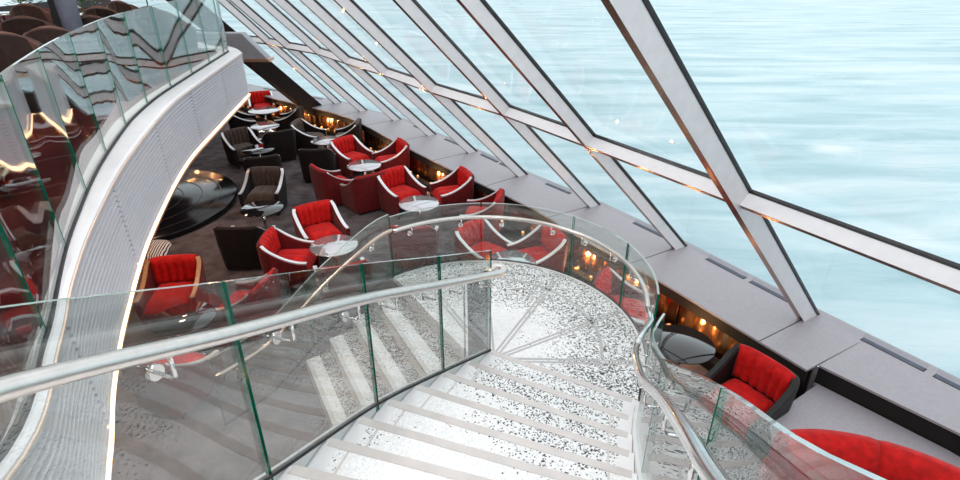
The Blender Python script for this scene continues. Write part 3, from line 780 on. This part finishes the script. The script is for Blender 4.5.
for ang in (-2, 30, 62, 92, 118):
    d = Vector((cos(R(ang)), sin(R(ang)), 0))
    t = 0
    while (hub+d*t-LC).length < LR-.03: t += .02
    p0, p1 = hub+d*.08, hub+d*t; c = (p0+p1)/2
    for of in (-.022, .022):
        q = c+Vector((-d.y, d.x, 0))*of
        MB().box((q.x, q.y, ZL+.002), ((p1-p0).length, .022, .004), R(ang)).build('spoke_inlay', M['inlay'], ld_)
# lower flight descending left from the landing
low = empty('lower_staircase', (-1.2, 4.8, 0)); tag(low, 'short lower flight of speckled white steps going down left from the round landing', 'staircase')
nd = Vector((n0b.x-n0a.x, n0b.y-n0a.y, 0)).normalized(); go = Vector((nd.y, -nd.x, 0)); go = go if go.x < 0 else -go
nos = []
ends = [(-.02, 4.30), (-.22, 3.90), (-.40, 3.56), (-.58, 3.22), (-.74, 2.90)]
for i in range(5):
    a = n0a+Vector((-.80, -.60, 0)).normalized()*(.31*i); nos.append((a, Vector((ends[i][0]-.07*(i > 0), ends[i][1], 0))))
for i in range(1, 5):
    z = ZL-.17*i; a0, b0 = nos[i-1]; a1, b1 = nos[i]
    tr = MB().poly([(a0.x, a0.y), (a1.x, a1.y), (b1.x, b1.y), (b0.x, b0.y)], 0 if i == 4 else z-.17-.02, z).build('tread', M['ltread'], low)
    ca, cb = a0.lerp(a1, .48), b0.lerp(b1, .48)
    MB().poly([(a0.x, a0.y), (ca.x, ca.y), (cb.x, cb.y), (b0.x, b0.y)], z, z+.002).build('speckled_band', M['speckle'], tr)
    u = (b1-a1).normalized(); w = Vector((u.y, -u.x, 0)); w = w if w.x < 0 else -w
    MB().poly([(a1.x, a1.y), (b1.x, b1.y), (b1.x-w.x*.05, b1.y-w.y*.05), (a1.x-w.x*.05, a1.y-w.y*.05)], z-.03, z+.004).build('nosing', M['nosing'], tr)
# mirror newel at the turn
nw = empty('newel_post', (-.02, 4.40, ZL)); tag(nw, 'flat mirror-polished steel newel post where the main handrail ends', 'post')
o = MB().box((-.02, 4.42, ZL+.46), (.20, .05, .92), R(8)).build('post_plate', M['chrome_plate'], nw); bevel(o, .006)
MB().box((-.02, 4.42, ZL+.012), (.26, .10, .024), R(8)).build('foot_plate', M['steel'], nw)
MB().box((-.15, 4.40, ZL+.46), (.018, .045, .92), R(8)).build('post_flange', M['steel'], nw)

# handrails and stair glass -------------------------------------------------
def bracket(parent, p_glass, p_rail, a):
    k = MB(); k.tube([p_glass-a*.012, p_glass+a*.012], .030, 14); b = k.build('bracket_disc', M['steel'], parent)
    mid = Vector((p_rail.x, p_rail.y, p_glass.z))
    MB().tube([p_glass, p_glass.lerp(mid, .8), mid.lerp(p_rail, .12), p_rail], .008, 8).build('bracket_arm', M['steel'], b)
def balustrade(root, base, side, gh, rh, cuts, roff=.10, rr=.030, br=True, drop=.12, gm='glass'):
    """base: list of points on the pitch line; side=+1 rail lies right of travel"""
    L = plen(base)
    zf = {}
    def zof(p):
        q = min(base, key=lambda b: (b.to_2d()-p.to_2d()).length)
        i = base.index(q); best = q.z; bd = 9
        for a, b in ((i-1, i), (i, i+1)):
            if a < 0 or b >= len(base): continue
            A, B = base[a], base[b]; ab = (B-A).to_2d(); t = max(0, min(1, (p.to_2d()-A.to_2d()).dot(ab)/max(ab.length_squared, 1e-9)))
            pr = A.lerp(B, t); dd = (pr.to_2d()-p.to_2d()).length
            if dd < bd: bd = dd; best = pr.z
        return best
    for a0, b0 in zip(cuts, cuts[1:]):
        n = max(4, int((b0-a0)/.13))
        seg = [by_len(base, a0+.010+(b0-a0-.02)*j/n) for j in range(n+1)]
        panel(seg, lambda p: zof(p)-drop, lambda p: zof(p)+gh, .020, 'glass_panel', root, gm)
        if br:
            for f in (.22, .78):
                s_ = a0+(b0-a0)*f; p = by_len(base, s_); q = by_len(base, s_+.02); d = q-p
                if d.length < 1e-6: continue
                d.z = 0; d.normalize(); a = Vector((d.y, -d.x, 0))*side
                bracket(root, p+Vector((0, 0, rh-.13)), p+a*roff+Vector((0, 0, rh-.025)), a)
    k = stringer(base, .022, .0, .022, 'base_channel', root, M['gasket'])
    rail = [p+Vector((0, 0, rh)) for p in offs(base, roff*side)]
    return rail
# left glass of the main flight (travel = climbing); rail on the stair side, which is the right of travel... choose by sign
lbase = [p+Vector((0, 0, .0)) for p in offs(LP, -.0)]
sl = empty('stair_balustrade', (-.7, 2.85, 1.69)); tag(sl, 'clear green-edged glass balustrade with thick steel handrail left of the main flight', 'balustrade')
L = plen(LP)
def s_of(path, q): 
    n = 500; T_ = plen(path); return T_*min(range(n+1), key=lambda i: (by_len(path, T_*i/n)-Vector(q)).length)/n
cutsL = [0.0, s_of(LP, (-.31, 3.62, 1.32)), s_of(LP, (-.70, 2.85, 1.69)), s_of(LP, (-1.01, 1.86, 2.17)), L]
def climb_side(path, want):   # +1/-1 so that the offset points toward 'want'
    t = path[len(path)//2+1]-path[len(path)//2]; a = Vector((t.y, -t.x, 0)); return 1 if a.dot(Vector(want)-path[len(path)//2]) > 0 else -1
sL = climb_side(LP, (0, 2.2, 1.8))
rail = balustrade(sl, LP, sL, 1.10, .90, cutsL, gm='mirror_glass')
end = rail[0]; dirn = (rail[0]-rail[3]); dirn.z = 0; dirn.normalize(); sidev = Vector((dirn.y, -dirn.x, 0))
sidev = sidev if sidev.dot(Vector((-1, 0, 0))) > 0 else -sidev
e0 = end+dirn*.05; loop = [e0+dirn*.05*sin(t)+sidev*.055*(1-cos(t)) for t in (pi*.25, pi*.5, pi*.75, pi)]
loop = loop+[e0+sidev*.11-dirn*.12]
MB().tube(list(reversed(loop))+[e0]+rail, .032, 14).build('handrail', M['brush'], sl)

# right glass of the main flight joins the ring
sr = empty('stair_balustrade', (.95, 2.36, 1.6)); tag(sr, 'clear glass balustrade with dark steel handrail curving down the right of the main flight', 'balustrade')
RB = list(reversed([p.copy() for p in catmull([Vector((.46, -.1, 3.02)), Vector((.50, .30, 2.89)), Vector((.56, .70, 2.62)), Vector((.66, 1.10, 2.36)), Vector((.82, 1.67, 1.95)), Vector((.99, 2.36, 1.45)), Vector((1.21, 3.16, 1.0)), Vector((1.42, 3.66, .74)), Vector((1.60, 4.0, .62))], 7)]))
sR = climb_side(RB, (0, 2.2, 1.8))
cutsR = [0.0, .70, s_of(RB, (.99, 2.36, 1.45)), s_of(RB, (.68, 1.2, 2.29)), plen(RB)]
railR = balustrade(sr, RB, sR, 1.03, .88, cutsR)
for p in railR[:8]:
    pass
# ring balustrade round the landing
rg = empty('landing_balustrade', (LC.x, LC.y+LR, ZL)); tag(rg, 'curved glass balustrade with pale steel handrail around the far side of the round landing', 'balustrade')
def ringp(r_, a0, a1, z, n=40): return [Vector((LC.x+r_*cos(R(a0+(a1-a0)*i/n)), LC.y+r_*sin(R(a0+(a1-a0)*i/n)), z)) for i in range(n+1)]
RA0, RA1 = -16, 132
ring = ringp(LR+.035, RA0, RA1, ZL)
cr_ = [0]+[plen(ring)*f for f in (.24, .44, .72)]+[plen(ring)]
rs = climb_side(ring, (LC.x, LC.y, 0))
rail2 = balustrade(rg, ring, rs, .82, .66, cr_, roff=.075, br=True, drop=.10)
MB().tube(rail2, .024, 12).build('handrail', M['brush'], rg)
# right rail: blend its lower end into the ring rail
join = rail2[0]
rr_ = [p for p in railR if p.y < 3.5]
MB().tube([join, join+Vector((-.01, -.12, .01))]+[p for p in catmull([join+Vector((-.03, -.22, .02)), rr_[0]+Vector((.06, .12, -.02)), rr_[0]], 5)]+rr_[1:], .025, 14).build('handrail', M['steel'], sr)

# outer balustrade of the lower flight
og = empty('lower_balustrade', (-1.7, 5.5, .5)); tag(og, 'glass balustrade with copper-tinted handrail descending left along the lower flight', 'balustrade')
ob = [Vector((n0a.x-.02, n0a.y+.03, ZL)), Vector((n0a.x-.25, n0a.y-.13, ZL-.08)), Vector((n0a.x-.75, n0a.y-.58, .45)), Vector((n0a.x-1.25, n0a.y-1.10, .05)), Vector((n0a.x-1.62, n0a.y-1.62, .03))]
ob = catmull(ob, 5)
os_ = climb_side(ob, (-.6, 4.2, .4))
r3 = balustrade(og, ob, os_, .86, .68, [0, plen(ob)*.5, plen(ob)], roff=.07, drop=.0)
MB().tube(r3, .022, 12).build('handrail', M['warm_steel'], og)

# ------------------------------------------------------------------ upper deck, seen over and through its glass
DZ = 2.94
GU = 'brown tub armchairs on the upper deck'
UT = [(-6.6, 7.4), (-5.9, 10.0), (-8.7, 10.6), (-7.6, 14.2)]
ulab = ['pale round table on the upper deck nearest the column', 'pale round table on the upper deck behind the balcony glass', 'pale round table on the upper deck at the far left edge', 'pale round table on the upper deck at the very back']
def uc(px, tgt, lab): return place_chair('tan', px, tgt, lab, GU, z=DZ, seatz=.75)
u1 = place_table('tabletop', (2, 13), ulab[0], z=DZ)
u2 = place_table('tabletop', (90, 14), ulab[1], z=DZ)
uc((27, 19), u1+Vector((0, 2.0, 0)), 'large dark brown tub armchair on the upper deck, left of the grey column')
uc((1, 35), u1+Vector((-1, 2, 0)), 'brown tub armchair at the far left edge, just above the balcony glass')
uc((57, 29), u1+Vector((1.2, 2.5, 0)), 'low brown tub armchair tucked against the foot of the grey column')
uc((95, 18), u2+Vector((0, 2, 0)), 'brown tub armchair right of the grey column, back just above the glass edge')
uc((38, 6), u1+Vector((.5, 5, 0)), 'brown tub armchair on the upper deck at the top edge, left of the column')
uc((110, 9), u2+Vector((.5, 5, 0)), 'brown tub armchair on the upper deck, second right of the column')
uc((158, 9), u2+Vector((1, 7, 0)), 'brown tub armchair on the upper deck farthest right, above the glass edge')
uc((132, 3), u2+Vector((2, 9, 0)), 'brown tub armchair on the upper deck, touching the top edge of the view')
# column
cpos = at(74, 30, 3.6)
cc = empty('column', (cpos.x, cpos.y, DZ)); tag(cc, 'blue-grey round column with black collar standing on the upper deck', 'column')
MB().lathe([(.11, DZ), (.11, 6.0)], (cpos.x, cpos.y, 0), 20).build('shaft', M['column'], cc)
MB().lathe([(.118, 3.98), (.118, 4.02)], (cpos.x, cpos.y, 0), 20).build('collar', M['gasket'], cc)
p = at(58, 24, 3.6)
o = MB().box((p.x, p.y+.2, (DZ+6.0)/2), (.22, .22, 6.0-DZ)).build('black_post', M['black'], loc='auto'); tag(o, 'square black post directly left of the blue-grey column', 'post')
# planting boxes with leaves and white flowers at the back of the deck
def plant(px, lab, z=DZ, n=60):
    p = Vector((px[0], px[1], z)); r = empty('potted_plant', (p.x, p.y, z)); tag(r, lab, 'plant', 'potted plants on the upper deck')
    MB().lathe([(.13, z), (.18, z+.45), (.15, z+.45), (.12, z+.4), (.001, z+.4)], (p.x, p.y, 0), 18).build('pot', M['pot'], r)
    MB().tube([(p.x, p.y, z+.4), (p.x+.02, p.y, z+.8)], .015, 6).build('stem', M['leaf'], r)
    k = MB(); kf = MB()
    for i in range(n):
        a = random.uniform(0, 2*pi); e = random.uniform(-.2, 1.2); d = random.uniform(.08, .34)
        c = Vector((p.x+d*cos(a)*cos(e), p.y+d*sin(a)*cos(e), z+.72+d*sin(e)))
        u = Vector((cos(a), sin(a), .3)).normalized(); v = Vector((-sin(a), cos(a), random.uniform(-.4, .4))).normalized(); w = u.cross(v)*.004
        tgt = kf if i % 4 == 0 else k; s_ = .035 if i % 4 == 0 else .07
        tgt.add([c-u*s_, c-v*s_*.45+w, c+u*s_, c+v*s_*.45+w, c-w], [(0, 1, 2), (0, 2, 3), (0, 4, 2), (0, 3, 4), (2, 4, 1)])
    k.build('foliage', M['leaf'], r); kf.build('flowers', M['petal'], r)
plant((-8.4, 11.0), 'leafy potted plant with white flowers at the left of the upper deck top edge')
plant((-7.3, 11.3), 'leafy potted plant with white flowers right of the column on the upper deck')
plant((-7.9, 11.9), 'leafy potted plant with white flowers close to the column on the upper deck')
plant((-6.7, 12.1), 'leafy potted plant with white flowers farthest right on the upper deck')
# faceted bronze screen beside the lower left
k = MB(); vs = []; 
X0, Y0, X1, Y1 = -3.3, 3.6, -2.05, .2
nU, nV = 10, 4
for i in range(nU+1):
    for j in range(nV+1):
        t = i/nU; x = X0+(X1-X0)*t; y = Y0+(Y1-Y0)*t
        h = DZ+.55*j/nV; f = (.07 if (i+j) % 2 else -.02) if 0 < j < nV else 0
        vs.append((x+f, y+f*.3, h))
fs = []
for i in range(nU):
    for j in range(nV):
        a = i*(nV+1)+j; b = a+nV+1; fs += [(a, b, a+1), (a+1, b, b+1)] if (i+j) % 2 else [(a, b, b+1), (a, b+1, a+1)]
m0 = len(vs)
k.add(vs, fs)
k.add([(X0, Y0, DZ), (X1, Y1, DZ), (X1, Y1, DZ+.55), (X0, Y0, DZ+.55), (X0-.5, Y0-.2, DZ), (X1-.5, Y1-.2, DZ), (X1-.5, Y1-.2, DZ+.55), (X0-.5, Y0-.2, DZ+.55)], [(3, 2, 6, 7), (4, 7, 6, 5), (0, 3, 7, 4), (1, 5, 6, 2), (0, 4, 5, 1)])
o = k.build('bronze_planter', M['bronze'], loc='auto'); tag(o, 'faceted bronze planter box behind the balcony glass at the lower left edge', 'planter')

# ------------------------------------------------------------------ shell of the room
o = MB().poly([(-16, -4.5), (-15.9, -4.5), (-15.9, 26), (-16, 26)], 0, 2.94).build('wall_left', M['wall']); struct(o)
o = MB().poly([(-16, -4.6), (9.5, -4.6), (9.5, -4.5), (-16, -4.5)], 0, 2.94).build('wall_back', M['wall']); struct(o)
cpts = [lean(i, ZT).to_2d() for i in range(len(FT))]
cpoly = [(-16, -4.6)]+[(-16, 26)]+[(p.x, p.y) for p in cpts]
cpoly = [(-16, -4.6), (-16, 19)]+[(p.x, p.y) for p in cpts if p.x > -16]
o = MB().poly(cpoly[::-1], ZT, ZT+.15).build('ceiling', M['ceiling']); struct(o)

# ------------------------------------------------------------------ light
w = bpy.data.worlds.new('sky'); S.world = w; w.use_nodes = True
nt = w.node_tree; n = nt.nodes; l = nt.links; bg = n['Background']
tc = n.new('ShaderNodeTexCoord'); sx = n.new('ShaderNodeSeparateXYZ'); l.new(tc.outputs['Generated'], sx.inputs[0])
cr = n.new('ShaderNodeValToRGB'); cr.color_ramp.elements[0].position = .0; cr.color_ramp.elements[0].color = (.80, .90, .94, 1)
cr.color_ramp.elements[1].position = .7; cr.color_ramp.elements[1].color = (.98, .98, 1, 1)
l.new(sx.outputs['Z'], cr.inputs['Fac']); l.new(cr.outputs['Color'], bg.inputs['Color']); bg.inputs['Strength'].default_value = 1.22
def area(name, loc, size, e, c=(1, 1, 1), rot=(0, 0, 0), sy=None):
    ld = bpy.data.lights.new(name, 'AREA'); ld.energy = e; ld.color = c; ld.size = size
    if sy: ld.shape = 'RECTANGLE'; ld.size_y = sy
    o = bpy.data.objects.new(name, ld); col.objects.link(o); o.location = loc; o.rotation_euler = rot; return o
area('ceiling_fill', (-1.3, 1.6, 5.9), 1.2, 75, (1, .97, .95))  # this and the next three: added unseen fill lights brightening stair and interior
area('ceiling_fill', (-4.0, 5.0, 5.9), 1.2, 110, (1, .95, .9))
area('ceiling_fill', (-6.5, 8.5, 5.9), 1.2, 90, (1, .85, .7))
area('ceiling_fill', (-.6, -1.0, 5.9), 1.0, 50, (1, .97, .95))
for (x, y) in ((-2.7, 2.6), (-3.2, 4.4), (-4.2, 7.0), (-5.2, 9.0)):
    area('soffit_lamp', (x-.5, y, ZB-.01), .35, 20, (1, .62, .42))

cam = bpy.data.cameras.new('camera'); co = bpy.data.objects.new('camera', cam); col.objects.link(co)
co.location = (0, 0, H); co.rotation_euler = (R(90)-PITCH, 0, 0)
cam.sensor_width = 36; cam.lens = F_/960*36; cam.clip_start = .05; cam.clip_end = 8000
S.camera = co
vs_ = S.view_settings; vs_.view_transform = 'Standard'; vs_.look = 'None'; vs_.gamma = 1; vs_.use_curve_mapping = False; vs_.exposure = .15
